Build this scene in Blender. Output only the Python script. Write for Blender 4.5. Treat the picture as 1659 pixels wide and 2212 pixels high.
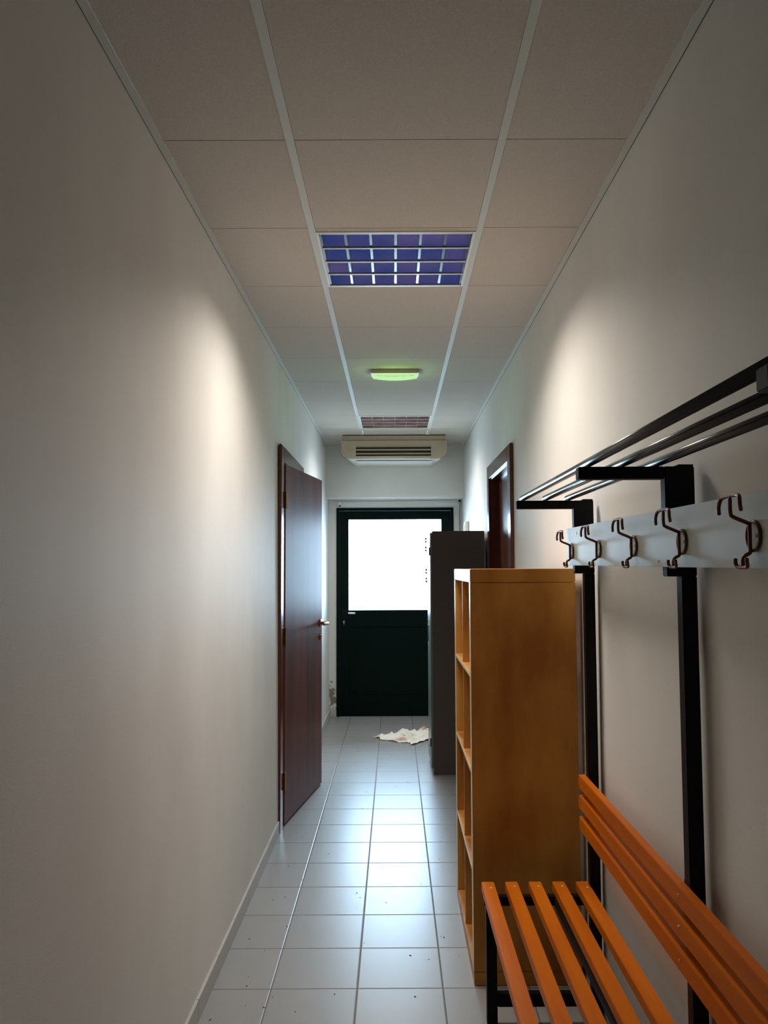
import bpy, bmesh, math, random
from mathutils import Vector, Matrix
random.seed(7)
for o in list(bpy.data.objects): bpy.data.objects.remove(o, do_unlink=True)
S = bpy.context.scene
COL = S.collection

# ------------------------------------------------------------------ camera
CAMZ = 1.4966
pitch, yaw, roll = 0.06265, -0.00127, -0.00466
cp, sp_, cy, sy = math.cos(pitch), math.sin(pitch), math.cos(yaw), math.sin(yaw)
F = Vector((-sy * cp, cy * cp, sp_)); R0 = Vector((cy, sy, 0)); U0 = R0.cross(F)
Rt = math.cos(roll) * R0 + math.sin(roll) * U0
Up = math.cos(roll) * U0 - math.sin(roll) * R0
cd = bpy.data.cameras.new('camera'); cam = bpy.data.objects.new('camera', cd); COL.objects.link(cam)
cam.matrix_world = Matrix(((Rt.x, Up.x, -F.x, 0), (Rt.y, Up.y, -F.y, 0), (Rt.z, Up.z, -F.z, CAMZ), (0, 0, 0, 1)))
cd.sensor_fit = 'VERTICAL'; cd.sensor_height = 36; cd.lens = 1743.965 * 36 / 2212
cd.shift_x = (829.5 - 853.815) / 2212; cd.shift_y = (1116.92 - 1106) / 2212
cd.clip_start = 0.02; S.camera = cam

# ------------------------------------------------------------------ light
S.view_settings.view_transform = 'Standard'; S.view_settings.look = 'None'
S.view_settings.gamma = 1; S.view_settings.use_curve_mapping = False
S.view_settings.exposure = 0.0
SKY = 27.0
LAMP = (18.5, 12.5)
W = bpy.data.worlds.new('world'); S.world = W; W.use_nodes = True
bg = W.node_tree.nodes['Background']; bg.inputs[0].default_value = (0.52, 0.77, 1.0, 1); bg.inputs[1].default_value = SKY

def area(name, loc, rot, sx, sy_, power, color, spread=180, portal=False):
    l = bpy.data.lights.new(name, 'AREA'); l.shape = 'RECTANGLE'; l.size = sx; l.size_y = sy_
    l.energy = power; l.color = color; l.spread = math.radians(spread)
    if portal: l.cycles.is_portal = True
    o = bpy.data.objects.new(name, l); o.location = loc; o.rotation_euler = rot; COL.objects.link(o); return o
area('window_daylight', (0.006, 8.36, 1.53), (-math.pi / 2, 0, 0), 1.0, 0.98, 1, (1, 1, 1), portal=True)

# ------------------------------------------------------------------ helpers
def sr(r, g, b):
    f = lambda c: (c / 255 / 12.92) if c / 255 <= .04045 else ((c / 255 + .055) / 1.055) ** 2.4
    return (f(r), f(g), f(b), 1)

def mat(name, col, rough=.5, metal=0, spec=.5, bump=None, noise=None, coat=0, emit=None):
    m = bpy.data.materials.new(name); m.use_nodes = True; nt = m.node_tree; N = nt.nodes; L = nt.links
    p = N['Principled BSDF']; p.inputs['Base Color'].default_value = col
    p.inputs['Roughness'].default_value = rough; p.inputs['Metallic'].default_value = metal
    p.inputs['Specular IOR Level'].default_value = spec
    if coat: p.inputs['Coat Weight'].default_value = coat; p.inputs['Coat Roughness'].default_value = .15
    tc = N.new('ShaderNodeTexCoord')
    if noise:   # (scale vec, colour2, detail, lo, hi)
        sc, c2, det, lo, hi = noise
        mp = N.new('ShaderNodeMapping'); mp.inputs['Scale'].default_value = sc
        nz = N.new('ShaderNodeTexNoise'); nz.inputs['Scale'].default_value = 1; nz.inputs['Detail'].default_value = det
        rp = N.new('ShaderNodeMapRange'); rp.inputs[1].default_value = lo; rp.inputs[2].default_value = hi
        mx = N.new('ShaderNodeMix'); mx.data_type = 'RGBA'; mx.inputs[6].default_value = col; mx.inputs[7].default_value = c2
        L.new(tc.outputs['Object'], mp.inputs[0]); L.new(mp.outputs[0], nz.inputs[0]); L.new(nz.outputs[0], rp.inputs[0])
        L.new(rp.outputs[0], mx.inputs[0]); L.new(mx.outputs[2], p.inputs['Base Color'])
    if bump:    # (scale, strength, distance)
        nz = N.new('ShaderNodeTexNoise'); nz.inputs['Scale'].default_value = bump[0]; nz.inputs['Detail'].default_value = 4
        b = N.new('ShaderNodeBump'); b.inputs['Strength'].default_value = bump[1]; b.inputs['Distance'].default_value = bump[2]
        L.new(tc.outputs['Object'], nz.inputs[0]); L.new(nz.outputs[0], b.inputs['Height']); L.new(b.outputs[0], p.inputs['Normal'])
    if emit: p.inputs['Emission Color'].default_value = emit[0]; p.inputs['Emission Strength'].default_value = emit[1]
    return m

M = {}
M['wall'] = mat('wall_paint', sr(229, 227, 221), .62, spec=.3, bump=(260, .12, .002), noise=((1.5, 1.5, 1.0), sr(218, 215, 208), 3, .35, .65))
M['ceil'] = mat('ceiling_panel', sr(212, 205, 194), .9, spec=.1, bump=(420, .25, .002), noise=((300, 300, 300), sr(198, 191, 180), 2, .3, .7))
M['runner'] = mat('ceiling_runner', sr(208, 210, 200), .55, spec=.3)
M['mahog'] = mat('mahogany_veneer', sr(112, 60, 46), .40, spec=.12, noise=((9, 9, .6), sr(82, 40, 32), 5, .35, .7))
M['mahog_dark'] = mat('mahogany_frame', sr(88, 40, 32), .25, spec=.5, noise=((14, 14, .8), sr(66, 26, 20), 4, .35, .7))
M['brass'] = mat('brass', sr(214, 172, 104), .25, 1)
M['copper'] = mat('bronze_metal', sr(205, 150, 120), .22, 1)
M['chrome'] = mat('chrome', sr(225, 225, 225), .12, 1)
M['green'] = mat('dark_green_paint', sr(1, 18, 14), .45, spec=.1, bump=(30, .05, .002))
M['black'] = mat('black_powder_coat', sr(5, 5, 6), .5, spec=.2)
M['rail'] = mat('black_rail_tube', sr(22, 20, 22), .22, spec=.6)
M['bench'] = mat('orange_varnished_beech', sr(206, 110, 10), .45, spec=.18, noise=((30, 2.0, 30), sr(190, 92, 5), 4, .3, .7))
M['birch'] = mat('birch_veneer', sr(206, 146, 68), .42, spec=.25, noise=((5, 5, 2.2), sr(164, 100, 38), 5, .36, .64))
M['birch_edge_glare'] = mat('birch_edge_glare', sr(214, 200, 162), .4, spec=.12)  # edge colour lightened to carry the glare on the shelf front
M['locker'] = mat('dark_grey_steel', sr(84, 76, 74), .45, spec=.4, bump=(500, .05, .001))
M['lockdoor'] = mat('grey_green_steel_door', sr(104, 118, 112), .3, spec=.5)
M['board'] = mat('white_laminate_board', sr(196, 198, 186), .4, spec=.25, noise=((6, 6, 6), sr(188, 190, 178), 4, .4, .7))
M['zinc'] = mat('zinc_screw_glint', sr(232, 226, 214), .35, .25)  # whitish base colour paints the bright glint of the seat screws
M['hook'] = mat('bronze_brown_wire', sr(112, 76, 62), .32, .7)
M['acbody'] = mat('cream_plastic_shaded', sr(188, 174, 150), .45, spec=.25)  # cream darkened for the shaded side of the air conditioner
M['accase'] = mat('pale_plastic_lit', sr(206, 204, 190), .4, spec=.3)  # same casing made paler for its lit rear and underside
M['acdark'] = mat('dark_plastic', sr(22, 18, 16), .6)
M['white'] = mat('white_plastic', sr(226, 226, 220), .4)
M['plaster'] = mat('wire_grey', sr(40, 42, 44), .6)
M['skirt'] = mat('skirting_tile', sr(186, 185, 180), .5, spec=.25)
M['tube'] = mat('fluorescent_tube', sr(240, 240, 240), .3, emit=((1, .95, .86, 1), 1.5))
M['alu_blue'] = mat('blue_violet_metal', sr(24, 42, 92), .12, 1, noise=((3.5, 5, 5), sr(60, 56, 98), 2, .35, .65))  # metal tinted blue, mottled with violet
M['alu'] = mat('silver_louver', sr(225, 225, 215), .15, 1)
M['alu_warm'] = mat('brown_violet_metal', sr(92, 78, 82), .12, 1, noise=((5, 9, 9), sr(66, 50, 58), 2, .35, .65))  # metal tinted brown, mottled with darker violet
M['housing'] = mat('lamp_housing', sr(210, 205, 190), .4)
M['rubber'] = mat('rubber', sr(18, 18, 18), .8)
M['green_glow'] = mat('green_diffuser', sr(10, 20, 8), 1.0, spec=0, emit=((.62, 1.0, .48, 1), .88))
M['green_mark'] = mat('green_mark', sr(90, 160, 80), .5, emit=((.35, .75, .25, 1), .6))
M['speck'] = mat('dry_debris', sr(58, 48, 40), .9)
M['outside'] = mat('outside_paving', sr(170, 168, 160), .9)

# cloth
m = mat('crumpled_cloth', sr(244, 238, 228), .9, spec=.1, noise=((6, 6, 6), sr(196, 158, 134), 3, .55, .68), bump=(60, .3, .004)); M['cloth'] = m
# glass : clear, with a fresnel reflection
g = bpy.data.materials.new('window_glass'); g.use_nodes = True; nt = g.node_tree
for n in list(nt.nodes):
    if n.type != 'OUTPUT_MATERIAL': nt.nodes.remove(n)
t = nt.nodes.new('ShaderNodeBsdfTransparent'); gl = nt.nodes.new('ShaderNodeBsdfGlossy'); gl.inputs['Roughness'].default_value = .02
fr = nt.nodes.new('ShaderNodeFresnel'); fr.inputs[0].default_value = 1.45; mx = nt.nodes.new('ShaderNodeMixShader')
nt.links.new(fr.outputs[0], mx.inputs[0]); nt.links.new(t.outputs[0], mx.inputs[1]); nt.links.new(gl.outputs[0], mx.inputs[2])
nt.links.new(mx.outputs[0], [n for n in nt.nodes if n.type == 'OUTPUT_MATERIAL'][0].inputs[0]); M['glass'] = g

# tile floor
TW = 0.3069; TX = -0.1398; TY = 2.97629
def tile_material():
    m = bpy.data.materials.new('floor_tiles'); m.use_nodes = True; nt = m.node_tree; N = nt.nodes; L = nt.links
    p = N['Principled BSDF']; tc = N.new('ShaderNodeTexCoord'); sep = N.new('ShaderNodeSeparateXYZ'); L.new(tc.outputs['Object'], sep.inputs[0])
    def mth(op, a, b=None, c=None):
        n = N.new('ShaderNodeMath'); n.operation = op
        for i, v in enumerate((a, b, c)):
            if v is None: continue
            if isinstance(v, (int, float)): n.inputs[i].default_value = v
            else: L.new(v, n.inputs[i])
        return n.outputs[0]
    def d(out, off):
        f = mth('FRACT', mth('DIVIDE', mth('SUBTRACT', out, off), TW))
        return mth('MINIMUM', f, mth('SUBTRACT', 1.0, f)), f
    dx, fx = d(sep.outputs[0], TX - 20 * TW); dy, fy = d(sep.outputs[1], TY - 40 * TW)
    dm = mth('MINIMUM', dx, dy)
    mr = N.new('ShaderNodeMapRange'); mr.inputs[1].default_value = .0055; mr.inputs[2].default_value = .0085; L.new(dm, mr.inputs[0])
    # per-tile variation + mottling
    cell = N.new('ShaderNodeCombineXYZ')
    L.new(mth('FLOOR', mth('DIVIDE', mth('SUBTRACT', sep.outputs[0], TX - 20 * TW), TW)), cell.inputs[0])
    L.new(mth('FLOOR', mth('DIVIDE', mth('SUBTRACT', sep.outputs[1], TY - 40 * TW), TW)), cell.inputs[1])
    wn = N.new('ShaderNodeTexWhiteNoise'); L.new(cell.outputs[0], wn.inputs[0])
    nz = N.new('ShaderNodeTexNoise'); nz.inputs['Scale'].default_value = 14; nz.inputs['Detail'].default_value = 3; L.new(tc.outputs['Object'], nz.inputs[0])
    v = mth('MULTIPLY_ADD', wn.outputs[0], .05, mth('MULTIPLY_ADD', nz.outputs[0], .07, .94))
    base = N.new('ShaderNodeMix'); base.data_type = 'RGBA'; base.blend_type = 'MULTIPLY'; base.inputs[0].default_value = 1
    base.inputs[6].default_value = sr(150, 149, 146); L.new(v, base.inputs[7])
    mx = N.new('ShaderNodeMix'); mx.data_type = 'RGBA'; mx.inputs[6].default_value = sr(92, 86, 82)
    L.new(mr.outputs[0], mx.inputs[0]); L.new(base.outputs[2], mx.inputs[7]); L.new(mx.outputs[2], p.inputs['Base Color'])
    p.inputs['Specular IOR Level'].default_value = .55
    L.new(mth('MULTIPLY_ADD', mr.outputs[0], -.32, mth('MULTIPLY_ADD', nz.outputs[0], .05, .61)), p.inputs['Roughness'])
    hr = N.new('ShaderNodeMapRange'); hr.inputs[1].default_value = .004; hr.inputs[2].default_value = .016; L.new(dm, hr.inputs[0])
    b = N.new('ShaderNodeBump'); b.inputs['Strength'].default_value = .55; b.inputs['Distance'].default_value = .002
    L.new(hr.outputs[0], b.inputs['Height'])
    n2 = N.new('ShaderNodeTexNoise'); n2.inputs['Scale'].default_value = 70; L.new(tc.outputs['Object'], n2.inputs[0])
    b2 = N.new('ShaderNodeBump'); b2.inputs['Strength'].default_value = .06; b2.inputs['Distance'].default_value = .001
    L.new(n2.outputs[0], b2.inputs['Height']); L.new(b.outputs[0], b2.inputs['Normal']); L.new(b2.outputs[0], p.inputs['Normal'])
    return m
M['tile'] = tile_material()

# far wall plaster, with a worn damp patch low on its left
def worn_wall():
    m = M['wall'].copy(); m.name = 'worn_wall_paint'; nt = m.node_tree; N = nt.nodes; L = nt.links; p = N['Principled BSDF']
    src = p.inputs['Base Color'].links[0].from_socket
    tc = N.new('ShaderNodeTexCoord'); mp = N.new('ShaderNodeMapping'); mp.vector_type = 'POINT'
    mp.inputs['Location'].default_value = (.635 / .07, 0, -.20 / .16); mp.inputs['Scale'].default_value = (1 / .07, 0, 1 / .16)
    ln = N.new('ShaderNodeVectorMath'); ln.operation = 'LENGTH'; L.new(tc.outputs['Object'], mp.inputs[0]); L.new(mp.outputs[0], ln.inputs[0])
    nz = N.new('ShaderNodeTexNoise'); nz.inputs['Scale'].default_value = 32; nz.inputs['Detail'].default_value = 5; L.new(tc.outputs['Object'], nz.inputs[0])
    ad = N.new('ShaderNodeMath'); ad.operation = 'MULTIPLY_ADD'; ad.inputs[1].default_value = 3.2; ad.inputs[2].default_value = -1.5; L.new(nz.outputs[0], ad.inputs[0])
    a2 = N.new('ShaderNodeMath'); a2.operation = 'ADD'; L.new(ad.outputs[0], a2.inputs[0]); L.new(ln.outputs[1], a2.inputs[1])
    mr = N.new('ShaderNodeMapRange'); mr.inputs[1].default_value = .55; mr.inputs[2].default_value = .75; L.new(a2.outputs[0], mr.inputs[0])
    mx = N.new('ShaderNodeMix'); mx.data_type = 'RGBA'; mx.inputs[6].default_value = sr(132, 126, 112); L.new(mr.outputs[0], mx.inputs[0]); L.new(src, mx.inputs[7])
    L.new(mx.outputs[2], p.inputs['Base Color']); return m
M['worn'] = worn_wall()

def bm_box(bm, x0, x1, y0, y1, z0, z1):
    vs = [bm.verts.new((x, y, z)) for x in (x0, x1) for y in (y0, y1) for z in (z0, z1)]
    for f in ((0, 1, 3, 2), (4, 6, 7, 5), (0, 4, 5, 1), (2, 3, 7, 6), (0, 2, 6, 4), (1, 5, 7, 3)):
        bm.faces.new([vs[i] for i in f])
    return vs

def link(name, bm, m, parent=None, bev=0, smooth=False, seg=2):
    if bev:
        bmesh.ops.bevel(bm, geom=[e for e in bm.edges], offset=bev, segments=seg, affect='EDGES', clamp_overlap=True)
    bmesh.ops.recalc_face_normals(bm, faces=bm.faces)
    me = bpy.data.meshes.new(name); bm.to_mesh(me); bm.free()
    if smooth:
        for p in me.polygons: p.use_smooth = True
    me.materials.append(M[m] if isinstance(m, str) else m)
    o = bpy.data.objects.new(name, me); COL.objects.link(o)
    if parent: o.parent = parent; o.matrix_parent_inverse = Matrix.Translation(-pw(parent)) if False else Matrix.Identity(4)
    return o

def box(name, b, m, parent=None, bev=0.0, loc=(0, 0, 0)):
    """b in world coordinates; loc = the parent's world origin, so that the mesh is written in the parent's frame"""
    bm = bmesh.new(); bm_box(bm, b[0] - loc[0], b[1] - loc[0], b[2] - loc[1], b[3] - loc[1], b[4] - loc[2], b[5] - loc[2])
    return link(name, bm, m, parent, bev)

def boxes(name, bs, m, parent=None, bev=0.0, loc=(0, 0, 0)):
    bm = bmesh.new()
    for b in bs: bm_box(bm, b[0] - loc[0], b[1] - loc[0], b[2] - loc[1], b[3] - loc[1], b[4] - loc[2], b[5] - loc[2])
    return link(name, bm, m, parent, bev)

def smooth_path(pts, n=6):
    pts = [Vector(p) for p in pts]; out = []
    for i in range(len(pts) - 1):
        p0 = pts[max(i - 1, 0)]; p1 = pts[i]; p2 = pts[i + 1]; p3 = pts[min(i + 2, len(pts) - 1)]
        for k in range(n):
            t = k / n
            out.append(.5 * ((2 * p1) + (-p0 + p2) * t + (2 * p0 - 5 * p1 + 4 * p2 - p3) * t * t + (-p0 + 3 * p1 - 3 * p2 + p3) * t ** 3))
    out.append(pts[-1]); return out

def bm_tube(bm, pts, r, seg=10, closed=False):
    pts = [Vector(p) for p in pts]; n = len(pts); rings = []; prev = None
    for i, p in enumerate(pts):
        if closed: tan = (pts[(i + 1) % n] - pts[i - 1]).normalized()
        else: tan = (pts[min(i + 1, n - 1)] - pts[max(i - 1, 0)]).normalized()
        if prev is None:
            a = Vector((0, 0, 1)) if abs(tan.z) < .9 else Vector((1, 0, 0)); u = tan.cross(a).normalized()
        else: u = (prev - tan * prev.dot(tan)).normalized()
        prev = u; v = tan.cross(u)
        rr = r * (.55 if (not closed and i in (0, n - 1)) else 1)
        rings.append([bm.verts.new(p + rr * (math.cos(2 * math.pi * k / seg) * u + math.sin(2 * math.pi * k / seg) * v)) for k in range(seg)])
    m = n if closed else n - 1
    for i in range(m):
        a, b = rings[i], rings[(i + 1) % n]
        for k in range(seg): bm.faces.new((a[k], a[(k + 1) % seg], b[(k + 1) % seg], b[k]))
    if not closed: bm.faces.new(rings[0][::-1]); bm.faces.new(rings[-1])

def bm_cyl(bm, p0, p1, r, seg=16):
    p0, p1 = Vector(p0), Vector(p1); t = (p1 - p0).normalized()
    a = Vector((0, 0, 1)) if abs(t.z) < .9 else Vector((1, 0, 0)); u = t.cross(a).normalized(); v = t.cross(u)
    A = [bm.verts.new(p0 + r * (math.cos(2 * math.pi * k / seg) * u + math.sin(2 * math.pi * k / seg) * v)) for k in range(seg)]
    B = [bm.verts.new(w.co + (p1 - p0)) for w in A]
    for k in range(seg): bm.faces.new((A[k], A[(k + 1) % seg], B[(k + 1) % seg], B[k]))
    bm.faces.new(A[::-1]); bm.faces.new(B)

def bm_prism(bm, outline, axis, a, b):
    """outline of (u,v) pairs extruded along axis from a to b; u,v are the two other axes in xyz order"""
    def P(u, v, w): return (w, u, v) if axis == 'x' else ((u, w, v) if axis == 'y' else (u, v, w))
    A = [bm.verts.new(P(u, v, a)) for u, v in outline]; B = [bm.verts.new(P(u, v, b)) for u, v in outline]
    n = len(A)
    for k in range(n): bm.faces.new((A[k], A[(k + 1) % n], B[(k + 1) % n], B[k]))
    bm.faces.new(A[::-1]); bm.faces.new(B)

def struct(o): o['kind'] = 'structure'; return o
def tag(o, label, cat, group=None, kind=None):
    o['label'] = label; o['category'] = cat
    if group: o['group'] = group
    if kind: o['kind'] = kind
    return o
def empty(name, loc, rz=0):
    o = bpy.data.objects.new(name, None); o.location = loc; o.rotation_euler = (0, 0, rz); o.empty_display_size = .1; COL.objects.link(o); return o

# ------------------------------------------------------------------ room shell
CZ = 2.71786; YB = -6.0; YF = 8.255; YU = 7.945
def xl(z): return -.664 - .016 * z / CZ
def xr(z): return .689 + .007 * z / CZ
def side_wall(name, fx, outer, pieces):
    bm = bmesh.new()
    for y0, y1, z0, z1 in pieces:
        vs = [bm.verts.new((x, y, z)) for y in (y0, y1) for z in (z0, z1) for x in (fx(z), outer)]
        for f in ((0, 1, 3, 2), (4, 6, 7, 5), (0, 4, 5, 1), (2, 3, 7, 6), (0, 2, 6, 4), (1, 5, 7, 3)): bm.faces.new([vs[i] for i in f])
    return bm
DL = (4.76, 5.735, 2.135)   # both side door openings: y0, y1, top
bm = side_wall('wall_left', xl, -.84, [(YB, DL[0], 0, CZ + .1), (DL[1], 8.45, 0, CZ + .1), (DL[0], DL[1], DL[2], CZ + .1)])
bm_box(bm, -.93, -.84, YB, 8.45, 0, CZ + .1)
struct(link('wall_left', bm, 'wall'))
bm = side_wall('wall_right', xr, .84, [(YB, DL[0], 0, CZ + .1), (DL[1], 8.45, 0, CZ + .1), (DL[0], DL[1], DL[2], CZ + .1)])
bm_box(bm, .84, .93, YB, 8.45, 0, CZ + .1)
struct(link('wall_right', bm, 'wall'))
FX0, FX1, FZ = -.591, .607, 2.11
struct(boxes('wall_far', [(-.7, FX0, YF, 8.45, 0, 2.19), (FX1, .72, YF, 8.45, 0, 2.19), (FX0, FX1, YF, 8.45, FZ, 2.19)], 'worn'))
struct(box('wall_lintel', (-.7, .72, YU, 8.45, 2.19, CZ + .1), 'wall'))
struct(box('wall_back', (-.93, .93, YB - .1, YB, 0, CZ + .1), 'wall'))
struct(box('floor', (-.93, .93, YB - .1, 8.45, -.1, 0), 'tile'))
# ceiling: panels between exposed runners, narrow shadow gap at every cross joint
R1 = (-.306, -.2814); R2 = (.3015, .3252)
C0 = 2.236; CP = .6
LY = [(2.866, 3.436), (6.437, 7.005)]
bm = bmesh.new()
g = .0016
def panel(x0, x1, y0, y1):
    vs = bm_box(bm, x0, x1, y0 + g, y1 - g, CZ, CZ + .015)
j = -14
while C0 + j * CP < YU:
    y0 = C0 + j * CP; y1 = min(y0 + CP, YU + .05)
    if y1 > YB:
        y0 = max(y0, YB - .05)
        for a, b in ((-.6552, R1[0] - .0007), (R2[1] + .0007, .6698)): panel(a, b, y0, y1)
        hole = [l for l in LY if y0 <= l[0] < y1]
        if hole:
            l = hole[0]
            if l[0] - y0 > .01: panel(R1[1] + .0007, R2[0] - .0007, y0, l[0] + g)
            if y1 - l[1] > .004: panel(R1[1] + .0007, R2[0] - .0007, l[1] - g, y1)
        elif j == 4:   # panel of the emergency light
            panel(R1[1] + .0007, R2[0] - .0007, y0, y1)
        elif not (y0 < -1.35 < y1): panel(R1[1] + .0007, R2[0] - .0007, y0, y1)
        else: panel(R1[1] + .0007, R2[0] - .0007, y0, y1)
    j += 1
ceil = struct(link('ceiling', bm, 'ceil'))
struct(box('trim_1', (-.93, .93, YB - .1, 8.45, CZ + .22, CZ + .26), 'black'))      # dark void closed off above the hung ceiling
def runner(name, x0, x1): return struct(box(name, (x0, x1, YB, YU, CZ - .0022, CZ + .002), 'runner'))
runner('trim_2', *R1); runner('trim_3', *R2)
runner('trim_4', -.6776, -.6565); runner('trim_5', .671, .6932)
def joint_shade():  # black strips stand in for the shadow and dirt line along the joints
    bm = bmesh.new()
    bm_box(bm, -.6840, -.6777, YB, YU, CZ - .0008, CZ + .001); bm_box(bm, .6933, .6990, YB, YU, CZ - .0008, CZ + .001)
    j = -13
    while C0 + j * CP < YU:
        y = C0 + j * CP; j += 1
        if y < YB + .1: continue
        for a, b in ((-.6552, R1[0] - .0007), (R1[1] + .0007, R2[0] - .0007), (R2[1] + .0007, .6698)):
            if a < 0 < b and any(l[0] < y + .008 and y - .008 < l[1] for l in LY): continue
            bm_box(bm, a, b, y - .004, y + .004, CZ + .0018, CZ + .004)
    o = link('joint_shade_line', bm, 'acdark', ceil); return o
joint_shade()
# skirting tiles
def skirt(name, xa, xb, spans):
    bm = bmesh.new()
    for y0, y1 in spans:
        y = y0
        k = math.floor((y0 - TY - .1) / TW) + 1
        while y < y1 - 1e-4:
            ny = min(TY + .1 + k * TW, y1); k += 1
            if ny - y > .004: bm_box(bm, xa, xb, y + .0012, ny - .0012, 0, .072)
            y = ny
    return struct(link(name, bm, 'skirt', bev=.0015, seg=1))
skirt('baseboard_left', -.672, -.655, [(YB, 4.655), (5.83, YF)])
skirt('baseboard_right', .681, .70, [(YB, 4.655), (5.83, YF)])
struct(box('baseboard_far', (-.654, -.596, YF - .01, YF + .01, 0, .075), 'skirt', bev=.0015))

# ------------------------------------------------------------------ side doors
def casing(root, side, front, back):
    """architrave round an opening on a side wall; front/back are x of its face and of the jamb's inner end"""
    y0, y1, zt = DL; w = .085
    oy0, oy1, oz = y0 - w - .015, y1 + w, zt + w
    s = side; a, b = sorted((front, back))
    wall = -.668 if s < 0 else .690
    p, q = sorted((front, wall + s * .002))
    bs = [(p, q, oy0, y0 + .012, 0, oz), (p, q, y1 - .012, oy1, 0, oz), (p, q, y0 + .012, y1 - .012, zt - .012, oz)]
    boxes('casing', bs, 'mahog_dark', root, bev=.004, loc=root.location)
    # jamb lining
    c, d = sorted((wall - s * .004, wall + s * .125))
    bs = [(c, d, y0 - .01, y0 + .022, 0, zt), (c, d, y1 - .022, y1 + .01, 0, zt), (c, d, y0 + .022, y1 - .022, zt - .022, zt + .01)]
    boxes('jamb', bs, 'mahog_dark', root, bev=.002, loc=root.location)
    # stop bead
    c, d = sorted((wall + s * .050, wall + s * .066))
    bs = [(c, d, y0 + .022, y0 + .036, 0, zt - .022), (c, d, y1 - .036, y1 - .022, 0, zt - .022), (c, d, y0 + .036, y1 - .036, zt - .036, zt - .022)]
    boxes('door_stop', bs, 'mahog_dark', root, loc=root.location)

d1 = struct(empty('door_1', (-.66, 5.25, 0)))
casing(d1, -1, -.652, -.79)
hx, hy = -.646, 4.788
ang = math.atan2(.134, .92)
leaf = link('leaf', (lambda b: (bm_box(b, -.042, 0, 0, .932, .008, 2.118), b)[1])(bmesh.new()), 'mahog', d1, bev=.004)
leaf.location = Vector((hx, hy, 0)) - Vector(d1.location); leaf.rotation_euler = (0, 0, -ang)
def lpart(name, bm, m, bev=0, smooth=False, label=None):
    o = link(name, bm, m, leaf, bev=bev, smooth=smooth)
    if label: o['label'] = label
    return o
for z in (1.85, 1.045, .21):
    b = bmesh.new(); bm_cyl(b, (.006, -.006, z), (.006, -.006, z + .1), .0065, 12); bm_box(b, -.003, .0015, -.002, .006, z, z + .1)
    lpart('hinge', b, 'brass', label='brass hinge')
b = bmesh.new(); zc = 1.115; yc = .875
bm_cyl(b, (0, yc, zc), (.010, yc, zc), .026, 24)
bm_tube(b, smooth_path([(.008, yc, zc), (.035, yc, zc), (.052, yc - .004, zc), (.058, yc - .025, zc), (.056, yc - .07, zc), (.052, yc - .115, zc)]), .0105, 12)
lpart('lever_handle', b, 'copper', smooth=True, label='bronze lever handle')
b = bmesh.new(); bm_cyl(b, (0, yc, 1.025), (.008, yc, 1.025), .024, 24); bm_box(b, .008, .011, yc - .004, yc + .004, 1.008, 1.035)
lpart('keyhole_plate', b, 'copper', label='round bronze keyhole plate')

d2 = struct(empty('door_2', (.68, 5.25, 0)))
casing(d2, 1, .672, .81)
bm = bmesh.new(); bm_box(bm, .745 - .68, .785 - .68, 4.785 - 5.25, 5.71 - 5.25, .008, 2.11)
leaf2 = link('leaf', bm, 'mahog', d2, bev=.003)

# ------------------------------------------------------------------ glazed outer door
d3 = struct(empty('door_3', (0, YF, 0)))
def L3(bs): return [(a, b, c - YF, d - YF, e, f) for a, b, c, d, e, f in bs]
boxes('frame', L3([(FX0, FX0 + .03, YF - .012, YF + .07, 0, FZ), (FX1 - .03, FX1, YF - .012, YF + .07, 0, FZ), (FX0 + .03, FX1 - .03, YF - .012, YF + .07, FZ - .03, FZ)]), 'green', d3, bev=.002)
GX0, GX1, GZ0, GZ1 = -.468, .481, 1.067, 1.990
leaf3 = boxes('leaf', L3([(FX0 + .031, GX0, YF, YF + .05, .001, FZ - .032), (GX1, FX1 - .031, YF, YF + .05, .001, FZ - .032),
    (GX0, GX1, YF, YF + .05, GZ1, FZ - .032), (GX0, GX1, YF, YF + .05, .90, GZ0), (GX0, GX1, YF, YF + .05, .001, .215),
    (GX0, GX1, YF + .014, YF + .036, .215, .90)]), 'green', d3, bev=.0015)
bm = bmesh.new(); bm_box(bm, GX0, GX1, .022, .028, GZ0, GZ1)
pane = link('pane', bm, 'glass', leaf3)
bm = bmesh.new()
for z in (1.792, 1.702, 1.473, 1.384):      # small dark paired marks stuck down the edge of the glass
    for s, zz in ((1, z - .010), (-1, z - .020)):
        x = .322 + (.002 if z < 1.6 else 0)
        bm_prism(bm, [(x - .014, zz), (x + .014, zz - .002), (x + .004, zz + s * .025), (x - .003, zz + s * .025)], 'y', .017, .0215)
link('glass_mark', bm, 'black', leaf3)
bm = bmesh.new(); bm_box(bm, -.532, -.492, -.012, 0, .90, 1.075)
link('lock_plate', bm, 'black', leaf3, bev=.003)
bm = bmesh.new(); bm_tube(bm, smooth_path([(-.512, -.01, 1.040), (-.512, -.045, 1.040), (-.500, -.055, 1.040), (-.47, -.056, 1.040)]), .008, 10)
link('lever_neck', bm, 'black', leaf3, smooth=True)
bm = bmesh.new(); bm_tube(bm, smooth_path([(-.470, -.056, 1.040), (-.43, -.056, 1.040), (-.398, -.055, 1.039)]), .0095, 10)
link('lever_grip', bm, 'white', leaf3, smooth=True)['label'] = 'white lever grip'
bm = bmesh.new(); bm_cyl(bm, (-.515, -.016, .953), (-.515, -.011, .953), .009, 14); bm_box(bm, -.519, -.511, -.016, -.0115, .927, .95)
link('keyhole', bm, 'chrome', leaf3)['label'] = 'keyhole shown bright for daylight through it'  # bright metal stands in for daylight coming through the hole
struct(box('trim_6', (-1.6, 1.6, 8.451, 12.5, -.12, -.02), 'outside'))      # paving outside the door

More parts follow.
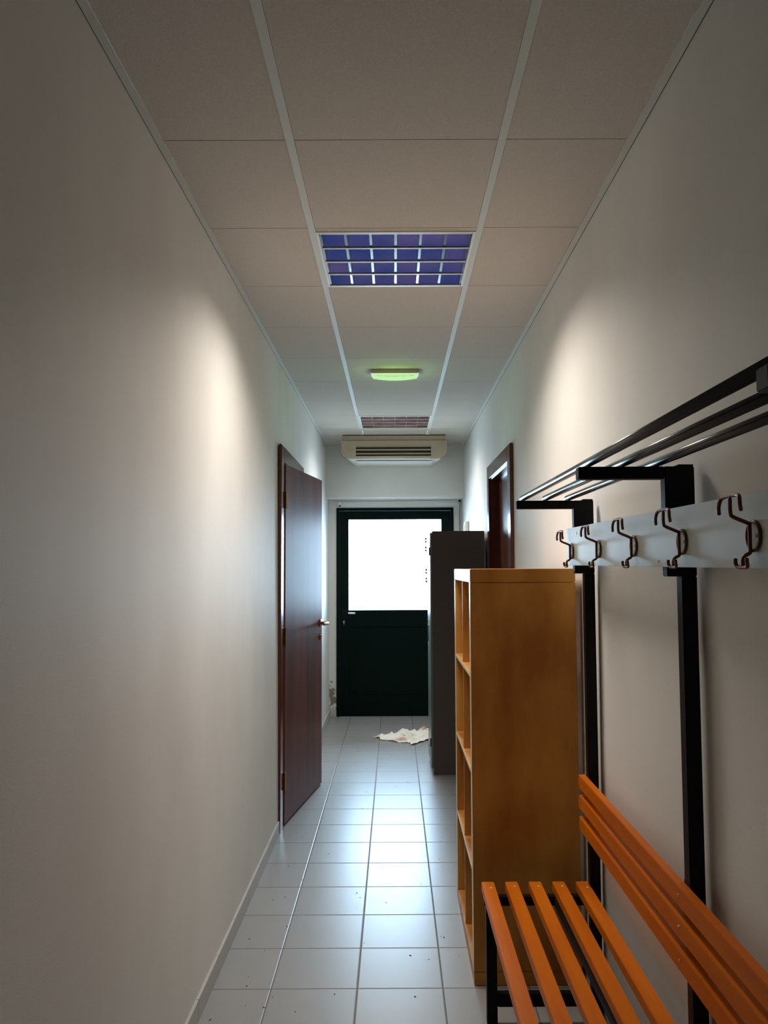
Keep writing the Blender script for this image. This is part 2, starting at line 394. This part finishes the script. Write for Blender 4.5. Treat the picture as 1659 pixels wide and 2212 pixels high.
# ------------------------------------------------------------------ ceiling lamps
def lamp(y0, y1, lam, label, power, color):
    x0, x1 = R1[1] + .0005, R2[0] - .0005
    cx_, cy_ = (x0 + x1) / 2, (y0 + y1) / 2
    root = empty('ceiling_lamp', (cx_, cy_, CZ)); tag(root, label, 'ceiling lamp', 'recessed louvred lamps in the ceiling')
    hx_, hy_ = (x1 - x0) / 2, (y1 - y0) / 2; w = .008
    bs = [(-hx_, -hx_ + w, -hy_, hy_, -.004, .012), (hx_ - w, hx_, -hy_, hy_, -.004, .012), (-hx_ + w, hx_ - w, -hy_, -hy_ + w, -.004, .012), (-hx_ + w, hx_ - w, hy_ - w, hy_, -.004, .012)]
    boxes('frame', bs, 'white', root)
    # housing: open box
    t_ = .002; H = .105
    bs = [(-hx_, -hx_ + t_, -hy_, hy_, .012, H), (hx_ - t_, hx_, -hy_, hy_, .012, H), (-hx_, hx_, -hy_, -hy_ + t_, .012, H), (-hx_, hx_, hy_ - t_, hy_, .012, H), (-hx_, hx_, -hy_, hy_, H, H + t_)]
    boxes('housing', bs, 'housing', root)
    ix, iy = hx_ - w - .004, hy_ - w - .004
    # mirror lamellae running across: parabolic wedge section
    rows = 4; pitchy = 2 * iy / rows
    def section(yc, left=True, right=True):
        pr = []
        n = 8
        if right: pr += [(yc + .0022 + .010 * (1 - k / n) ** 1.8, .052 * (k / n)) for k in range(0, n + 1)]
        else: pr += [(yc, 0), (yc, .052)]
        if left: pr += [(yc - .0022 - .010 * (1 - k / n) ** 1.8, .052 * (k / n)) for k in range(n, -1, -1)]
        else: pr += [(yc, .052), (yc, 0)]
        return pr
    bm = bmesh.new()
    for r in range(rows + 1):
        yc = -iy + r * pitchy
        s = section(yc, left=(r > 0), right=(r < rows))
        bm_prism(bm, s, 'x', -ix, ix)
    for f in bm.faces: f.smooth = False
    link('reflector_lamella', bm, lam, root)
    bm = bmesh.new()
    for r in range(rows + 1):
        yc = -iy + r * pitchy; bm_box(bm, -ix, ix, yc - .0040, yc + .0040, -.0045, -.0002)
    link('lamella_rim', bm, 'white', root)
    cols = 6; pitchx = 2 * ix / cols
    # crossing blades, each with scalloped top edge
    for c in range(cols + 1):
        xc = -ix + c * pitchx; bm = bmesh.new(); wd = .0022
        for r in range(rows):
            ya, yb = -iy + r * pitchy, -iy + (r + 1) * pitchy; n = 10; prof = []
            for k in range(n + 1):
                u = k / n; prof.append((ya + (yb - ya) * u, .048 - .020 * math.sin(math.pi * u)))
            out = [(ya, .0)] + [(yb, .0)] + prof[::-1]
            A = []; B = []
            for (yy, zz) in out:
                th = wd * 2.2 if zz < .001 else .002 + .30 * (zz - .02)
                A.append(bm.verts.new((xc - th, yy, zz))); B.append(bm.verts.new((xc + th, yy, zz)))
            nn = len(A)
            for k in range(nn): bm.faces.new((A[k], A[(k + 1) % nn], B[(k + 1) % nn], B[k]))
            bm.faces.new(A[::-1]); bm.faces.new(B)
        link('blade', bm, 'alu', root)
    for r in range(rows):
        yc = -iy + (r + .5) * pitchy; bm = bmesh.new(); bm_cyl(bm, (-ix, yc, .078), (ix, yc, .078), .012, 16)
        link('tube', bm, 'tube', root, smooth=True)
    if power:
        a = area('lamp_light', (cx_, cy_, CZ - .012), (0, 0, 0), .50, .50, power, color, spread=138)
    return root
WARM = (1.0, .92, .84)
lamp(*LY[0], 'alu_blue', 'square recessed ceiling lamp with blue violet louvres, nearest the viewer', LAMP[0], WARM)
lamp(*LY[1], 'alu_warm', 'square recessed ceiling lamp with brownish louvres just before the air conditioner', LAMP[1], WARM)

# ------------------------------------------------------------------ emergency light
e = empty('emergency_light', (.008, 4.96, CZ)); tag(e, 'narrow green glowing emergency light fixed under the ceiling between the two lamps', 'emergency light')
bm = bmesh.new(); bm_box(bm, -.148, .148, -.058, .058, -.024, 0); link('housing', bm, 'acbody', e, bev=.003)
bm = bmesh.new(); n = 12
ol = [(-.138, -.0245)] + [(.138, -.0245)] + [(.138 - .276 * k / n, -.036 - .012 * math.sin(math.pi * k / n)) for k in range(n + 1)]
bm_prism(bm, ol, 'y', -.050, .052); link('diffuser', bm, 'green_glow', e)['label'] = 'glowing pale green diffuser'
bm = bmesh.new()
for a, b_ in ((-.112, -.078), (-.066, -.018), (-.010, .024), (.038, .074), (.088, .118)):
    x = a
    while x < b_:
        wz = random.uniform(.003, .006); zc = -.0385 - .005 * math.sin(math.pi * (.138 - x) / .276)
        bm_box(bm, x, x + wz, -.0508, -.0498, zc - .0025, zc + .0015 + random.uniform(0, .0015)); x += wz + .0015
link('marking', bm, 'green_mark', e)
pl = bpy.data.lights.new('emergency_glow', 'POINT'); pl.energy = 1.0; pl.color = (.5, 1, .38); pl.shadow_soft_size = .04
po = bpy.data.objects.new('emergency_glow', pl); po.location = (.008, 4.955, CZ - .15); COL.objects.link(po)

# ------------------------------------------------------------------ air conditioner
ac = empty('air_conditioner', (0, 7.35, 2.5)); tag(ac, 'cream ceiling mounted air conditioner with slatted outlet above the green door', 'air conditioner')
def ac_outline(hw, zb, zt, r, cx0=0.0):
    o = [(cx0 - hw, zt), (cx0 - hw, zb + r)]
    o += [(cx0 - hw + r - r * math.cos(t * math.pi / 16), zb + r - r * math.sin(t * math.pi / 16)) for t in range(1, 9)]
    o += [(cx0 + hw - r + r * math.sin(t * math.pi / 16), zb + r - r * math.cos(t * math.pi / 16)) for t in range(0, 9)]
    o += [(cx0 + hw, zt)]; return o
# rear body, tapering to the wall
bm = bmesh.new()
A = ac_outline(.478, .006, .16, .06); B = ac_outline(.40, -.012, .16, .05)
va = [bm.verts.new((x, .03, z)) for x, z in A]; vb = [bm.verts.new((x, .59, z)) for x, z in B]; n = len(va)
for k in range(n): bm.faces.new((va[k], va[(k + 1) % n], vb[(k + 1) % n], vb[k]))
bm.faces.new(va[::-1]); bm.faces.new(vb); link('body', bm, 'accase', ac)
bm = bmesh.new(); bm_prism(bm, ac_outline(.4872, -.0012, .163, .066), 'y', .020, .027); link('seam', bm, 'acdark', ac)
# front panel with opening
bm = bmesh.new(); GXa, GXb, GZa, GZb = -.349, .341, .019, .117
out = ac_outline(.485, .001, .162, .065)
vo = [bm.verts.new((x, 0, z)) for x, z in out]; gv = [bm.verts.new((x, 0, z)) for x, z in ((GXa, GZb), (GXa, GZa), (GXb, GZa), (GXb, GZb))]
half = 1 + 8 // 2
# polygons round the opening
bm.faces.new([vo[0], gv[0], gv[3], vo[-1]])
bm.faces.new([vo[0]] + vo[1:10] + [gv[1], gv[0]])
bm.faces.new([vo[9], vo[10], gv[2], gv[1]])
bm.faces.new(vo[10:] + [gv[3], gv[2]])
r = bmesh.ops.extrude_face_region(bm, geom=list(bm.faces))
bmesh.ops.translate(bm, verts=[v for v in r['geom'] if isinstance(v, bmesh.types.BMVert)], vec=(0, .02, 0))
link('front_panel', bm, 'acbody', ac)
boxes('top_cover', [(-.475, .475, .012, .60, .166, CZ - 2.5 - .008)], 'acbody', ac, bev=.002)
boxes('top_gap_shade', [(-.472, .472, .016, .60, CZ - 2.5 - .0085, CZ - 2.5 - .0005)], 'acdark', ac)  # dark box in place of the shadow between cover and ceiling
bm = bmesh.new(); bm_box(bm, GXa - .002, GXb + .002, .048, .052, GZa - .002, GZb + .002); link('outlet_cavity', bm, 'acdark', ac)
for z in (.030, .066, .098):
    bm = bmesh.new(); ang_ = .5
    bm_prism(bm, [(.004, z + .018 - .003), (.004, z + .018), (.022, z + .006), (.022, z + .003)], 'x', GXa, GXb)
    link('outlet_slat', bm, 'acbody', ac)
bm = bmesh.new()
for k in range(1, 18):
    x = GXa + (GXb - GXa) * k / 18; bm_box(bm, x - .0012, x + .0012, .026, .046, GZa, GZb)
link('vane', bm, 'acdark', ac)['kind'] = 'stuff'
bm = bmesh.new(); bm_box(bm, GXa, GXb, .0225, .0235, GZa - .004, GZa + .004); link('outlet_lip', bm, 'acbody', ac)
bm = bmesh.new(); bm_box(bm, .345, .354, -.002, 0, .050, .072); link('catch', bm, 'acbody', ac)
bm = bmesh.new(); x = .33
while x < .40:
    ww = random.uniform(.004, .009); bm_box(bm, x, x + ww, .045, .052, -.0008, .004); x += ww + .002
link('maker_marking', bm, 'acdark', ac)
bm = bmesh.new(); bm_box(bm, -.35, .36, .16, .40, -.010, -.003); link('underside_tray', bm, 'white', ac, bev=.002)

# ------------------------------------------------------------------ cable, switch
c = empty('cable', (0, YF, 2.15)); tag(c, 'thin white cable run along the lintel above the green door and down its right corner', 'cable')
bm = bmesh.new(); bm_tube(bm, smooth_path([(-.66, -.03, .034), (-.6, -.02, .020), (-.5, -.012, .018), (-.2, -.01, .02), (.1, -.01, .022), (.4, -.01, .024), (.6, -.012, .026), (.664, -.018, .030), (.677, -.02, .0), (.679, -.02, -.3), (.680, -.02, -.9)]), .0055, 8)
link('sheath', bm, 'white', c, smooth=True)
bm = bmesh.new(); bm_tube(bm, smooth_path([(.670, -.03, .030), (.678, -.035, .02), (.669, -.034, -.1), (.670, -.034, -.9)]), .003, 6)
link('thin_wire', bm, 'plaster', c, smooth=True)['label'] = 'dark thin wire'
bm = bmesh.new(); bm_cyl(bm, (.668, -.045, .026), (.668, -.02, .026), .012, 12); link('grommet', bm, 'plaster', c)
bm = bmesh.new(); bm_box(bm, -.575, -.535, -.03, -.001, -.012, .022); link('clip_box', bm, 'white', c, bev=.003)
bm = bmesh.new(); bm_cyl(bm, (-.555, -.02, -.026), (-.555, -.02, -.012), .007, 12); link('clip_sensor', bm, 'black', c)
w_ = empty('wall_switch', (.692, 7.55, 1.86)); tag(w_, 'small white switch box on the right wall above the grey locker', 'switch')
bm = bmesh.new(); bm_box(bm, -.034, 0, -.06, .06, -.06, .065); link('case', bm, 'white', w_, bev=.006)
bm = bmesh.new(); bm_box(bm, -.040, -.034, -.03, .03, -.03, .03); link('rocker', bm, 'white', w_, bev=.002)

# ------------------------------------------------------------------ locker
lk = empty('locker', (.262, 5.942, 0)); tag(lk, 'tall dark grey steel locker standing against the right wall behind the wooden shelf', 'locker')
Lx, Ly, Lz = .402, .50, 1.765
bm = bmesh.new(); t_ = .02
bm_box(bm, .016, Lx, 0, Ly, .0, Lz); link('body', bm, 'locker', lk, bev=.003)
dr = link('door', (lambda b: (bm_box(b, 0, .0155, .006, Ly - .006, .045, Lz - .012), b)[1])(bmesh.new()), 'lockdoor', lk, bev=.003)
dr['label'] = 'grey green steel locker door'
bm = bmesh.new(); bm_box(bm, -.004, 0, .34, .40, .93, 1.055); link('handle_plate', bm, 'black', dr, bev=.002)
for z in (1.085, .905):
    bm = bmesh.new(); bm_cyl(bm, (-.006, .37, z), (0, .37, z), .010, 14); link('rivet', bm, 'chrome', dr)
for z in (1.585, .20):
    bm = bmesh.new(); bm_cyl(bm, (-.003, .012, z), (-.003, .012, z + .06), .006, 10); link('hinge', bm, 'locker', dr)

# ------------------------------------------------------------------ shelf unit (2 x 4 compartments)
SX, SY = .2797, 2.9885; SW, SD, SH = .79, .388, 1.49
sh = empty('shelf_unit', (SX, SY, 0)); tag(sh, 'tall open birch shelf unit standing side-on between the bench and the grey locker', 'shelf')
T = .05; t_ = .016; cell = .3355
bm = bmesh.new(); bm_box(bm, 0, SD, 0, SW, SH - T, SH); link('top_board', bm, 'birch', sh, bev=.0025)
bm = bmesh.new(); bm_box(bm, -.0012, 0.0002, .002, SW - .002, SH - T + .002, SH - .002); link('top_edging', bm, 'birch_edge_glare', sh)['label'] = 'front edging of the top board, lightened for glare'
bm = bmesh.new(); bm_box(bm, 0, SD, 0, SW, 0, T); link('base_board', bm, 'birch', sh, bev=.0025)
for ya, yb in ((0, T), (SW - T, SW)):
    bm = bmesh.new(); bm_box(bm, .0, SD, ya, yb, T + .0008, SH - T - .0008); link('side_panel', bm, 'birch', sh, bev=.0015)
    bm = bmesh.new(); bm_box(bm, -.001, 0.0002, ya + .001, yb - .001, T, SH - T); link('side_edging', bm, 'birch_edge_glare', sh)['label'] = 'pale front edging of the side panel'
zs = [T]
for k in range(1, 4):
    z = T + k * cell + (k - 1) * t_
    bm = bmesh.new(); bm_box(bm, .001, SD - .002, T, SW - T, z, z + t_); link('shelf', bm, 'birch', sh, bev=.001)
    bm = bmesh.new(); bm_box(bm, -.0005, .0012, T, SW - T, z + .001, z + t_ - .001); link('shelf_edging', bm, 'birch_edge_glare', sh)
    zs.append(z + t_)
for k, z in enumerate(zs):
    bm = bmesh.new(); ym = SW / 2; bm_box(bm, .003, SD - .003, ym - t_ / 2, ym + t_ / 2, z, z + cell); link('divider', bm, 'birch', sh, bev=.001)
bm = bmesh.new(); bm_cyl(bm, (.07, SW - T - .0012, 1.30), (.07, SW - T + .001, 1.30), .006, 12); link('cable_hole', bm, 'rubber', sh)

# ------------------------------------------------------------------ coat rack bench
FRY = [2.735, 1.81, .885]        # near faces of the three frames
rk = empty('coat_rack_bench', (.47, 1.83, 0)); tag(rk, 'black steel cloakroom bench with orange slats, hook board and rails along the right wall', 'bench')
O = Vector(rk.location)
def rb(name, b, m, parent=rk, bev=0.0): return box(name, b, m, parent, bev, loc=O)
PX0, PX1 = .643, .677
for Y in FRY:
    rb('post', (PX0, PX1, Y, Y + .036, 0.0, 1.475), 'black', bev=.002)
    boxes('arm_bracket', [(.610, PX1, Y - .001, Y + .031, 1.474, 1.722), (.416, .610, Y - .001, Y + .031, 1.694, 1.722), (.640, PX1, Y - .001, Y + .031, 1.722, 1.7265)], 'black', rk, bev=.002, loc=O)
    rb('leg', (.297, .331, Y, Y + .03, 0.0, .382), 'black', bev=.002)
    rb('seat_bearer', (.290, .643, Y, Y + .03, .382, .410), 'black', bev=.002)
    rb('foot_bar', (.331, .643, Y, Y + .03, .060, .100), 'black', bev=.002)
    rb('backrest_bearer', (.6440, .6495, Y - .004, Y + .040, .60, .80), 'black')
rb('under_seat_bar', (.52, .545, FRY[-1] + .03, FRY[0], .385, .408), 'black', bev=.002)  # dark bar running lengthwise beneath the seat slats
Y0, Y1 = .72, 2.79
for k in range(5):
    x = .288 + k * .0792
    sl = rb('seat_slat', (x, x + .0415, Y0, Y1, .4105, .440), 'bench', bev=.0016)
    for Y in FRY:
        bm = bmesh.new(); yy = Y + .012 - (.012 if k in (0, 4) else 0); bm_cyl(bm, (x + .0265 - O.x, yy - O.y, .4398), (x + .0265 - O.x, yy - O.y, .4412), .0042, 12)
        s = link('screw', bm, 'zinc', sl)
for k, z in enumerate((.795, .7275, .656)):
    sl = rb('back_slat', (.620, .6430, Y0, 2.785, z - .0435, z), 'bench', bev=.0016)
    for Y in FRY:
        bm = bmesh.new(); bm_cyl(bm, (.6190 - O.x, Y + .015 - O.y, z - .022), (.6204 - O.x, Y + .015 - O.y, z - .022), .0042, 12)
        link('screw', bm, 'chrome', sl)
for x in (.442, .520, .597):
    bm = bmesh.new(); bm_cyl(bm, (x - O.x, .70 - O.y, 1.7325), (x - O.x, 2.775 - O.y, 1.7325), .0102, 20)
    ra = link('overhead_rail', bm, 'rail', rk, smooth=True)
    for p_ in ra.data.polygons:
        if len(p_.vertices) > 4: p_.use_smooth = False
# hook board, very slightly out of level
bm = bmesh.new()
for v in bm_box(bm, .588 - O.x, .6055 - O.x, .70 - O.y, 2.766 - O.y, 0, .1245):
    v.co.z += 1.4885 + (v.co.y + O.y - .70) * .0066
bd = link('hook_board', bm, 'board', rk, bev=.0012)
def screw_on_board(y, z, r=.0045):
    bm = bmesh.new(); bm_cyl(bm, (.5868 - O.x, y - O.y, z), (.5882 - O.x, y - O.y, z), r, 12); link('screw', bm, 'chrome', bd)
screw_on_board(2.61, 1.605); screw_on_board(1.80, 1.508, .003)
def make_hook(y, zc):
    h = empty('hook', (.588 - O.x, y - O.y, zc)); h.parent = rk
    bm = bmesh.new(); P = lambda o, yy, z: (-o, yy, z)
    # stem: lower tip, across the plate, up to the head
    bm_tube(bm, smooth_path([P(.021, 0, -.050), P(.021, 0, -.040), P(.018, 0, -.033), P(.009, 0, -.027), P(.0085, 0, -.018), P(.0085, 0, .016), P(.011, 0, .021), P(.034, 0, .031), P(.039, 0, .038), P(.039, 0, .064)], 5), .0034, 8)
    bm_tube(bm, smooth_path([P(.040, -.043, .038), P(.042, -.044, .050), P(.041, -.040, .061), P(.039, -.026, .065), P(.039, 0, .066), P(.039, .026, .065), P(.041, .034, .061), P(.043, .037, .050), P(.043, .036, .036)], 5), .0034, 8)
    bm_tube(bm, smooth_path([P(.024, -.021, -.036), P(.024, -.022, -.043), P(.022, -.018, -.050), P(.021, 0, -.051), P(.022, .018, -.050), P(.024, .022, -.043), P(.024, .021, -.036)], 5), .0034, 8)
    link('wire', bm, 'hook', h, smooth=True)
    bm = bmesh.new()
    bm_tube(bm, [P(.003, .024 * math.cos(a * math.pi / 14), .024 * math.sin(a * math.pi / 14)) for a in range(28)], .0028, 8, closed=True)
    link('ring', bm, 'hook', h, smooth=True)
    bm = bmesh.new(); bm_cyl(bm, (-.0022, 0, 0), (0, 0, 0), .023, 28); link('plate', bm, 'board', h)
    bm = bmesh.new()
    for yy in (-.013, .013): bm_cyl(bm, (-.0036, yy, 0), (-.0018, yy, 0), .0038, 12)
    link('screw_pair', bm, 'hook', h)
    return h
for y in (2.667, 2.317, 1.976, 1.643, 1.315): make_hook(y, 1.5455 + (y - 1.315) * .0022)

# ------------------------------------------------------------------ cloth on the floor
def cloth():
    bm = bmesh.new(); NX, NY = 90, 70
    # outline of the cloth on the floor (metres): left tip, front corner, right front, right back, back
    quad = [(-.215, 7.22), (.165, 6.93), (.42, 7.30), (.33, 7.60)]
    rnd = random.Random(3)
    waves = [(rnd.uniform(0, math.pi), rnd.uniform(14, 44), rnd.uniform(0, 6.28), rnd.uniform(.3, 1)) for _ in range(9)]
    g_ = {}
    for i in range(NX + 1):
        for j in range(NY + 1):
            u, v = i / NX, j / NY
            a, b, c_, d_ = [Vector((p[0], p[1])) for p in quad]
            P = (a * (1 - u) * (1 - v) + b * u * (1 - v) + c_ * u * v + d_ * (1 - u) * v) if False else ((a * (1 - u) + b * u) * (1 - v) + (d_ * (1 - u) + c_ * u) * v)
            h = 0
            for an, fr_, ph, am in waves:
                s_ = (P.x * math.cos(an) + P.y * math.sin(an)); h += am * (1 - abs(math.sin(s_ * fr_ + ph + 1.3 * math.sin(5 * P.y + 4 * P.x))))
            h = max(0, h / 4.6 - .40) * .075
            h += .045 * math.exp(-((P.x - .085) ** 2 + (P.y - 7.40) ** 2 * .6) / .0028)
            h += .022 * math.exp(-((P.x + .02) ** 2 + (P.y - 7.2) ** 2) / .004)
            e_ = min(u, 1 - u, v, 1 - v) * 14
            wob = .016 * math.sin(17 * u + 3 * v) + .012 * math.sin(29 * v + 11 * u)
            k = math.exp(-e_ * .5)
            P = P + Vector((wob * k, wob * k * .8))
            hh = .003 + h * min(1, .45 + e_ * .25)
            if u > .93: hh = .012 + .004 * math.sin(30 * v)       # folded hem strip
            g_[i, j] = bm.verts.new((P.x, P.y, hh))
    for i in range(NX):
        for j in range(NY): bm.faces.new((g_[i, j], g_[i + 1, j], g_[i + 1, j + 1], g_[i, j + 1]))
    o = link('floor_cloth', bm, 'cloth', smooth=True)
    mo = o.modifiers.new('thick', 'SOLIDIFY'); mo.thickness = .0025; mo.offset = 1
    return o
tag(cloth(), 'crumpled cream floor cloth lying on the tiles before the green door', 'cloth')

# ------------------------------------------------------------------ scattered dust and crumbs
bm = bmesh.new(); rnd = random.Random(11)
pts = [(-.56, 4.67), (-.58, 4.73), (-.52, 4.6), (-.64, 4.55), (-.485, 5.66), (-.56, 7.25), (-.54, 7.3), (-.52, 7.22)]
pts += [(rnd.uniform(-.62, .26), rnd.uniform(2.3, 4.6)) for _ in range(42)] + [(rnd.uniform(-.3, .2), rnd.uniform(4.6, 8.1)) for _ in range(22)]
for x, y in pts:
    r_ = rnd.uniform(.0012, .0030); a = rnd.uniform(0, 6.28); el = rnd.uniform(1, 2.6)
    base = [bm.verts.new((x + r_ * el * math.cos(t) * math.cos(a) - r_ * math.sin(t) * math.sin(a), y + r_ * el * math.cos(t) * math.sin(a) + r_ * math.sin(t) * math.cos(a), .0004)) for t in (0, 1.1, 2.3, 3.1, 4.2, 5.3)]
    top = bm.verts.new((x, y, .0004 + r_ * .9))
    for k in range(6): bm.faces.new((base[k], base[(k + 1) % 6], top))
    bm.faces.new(base[::-1])
tag(link('floor_debris', bm, 'speck'), 'tiny dark crumbs and dry bits scattered over the grey floor tiles', 'debris', kind='stuff')
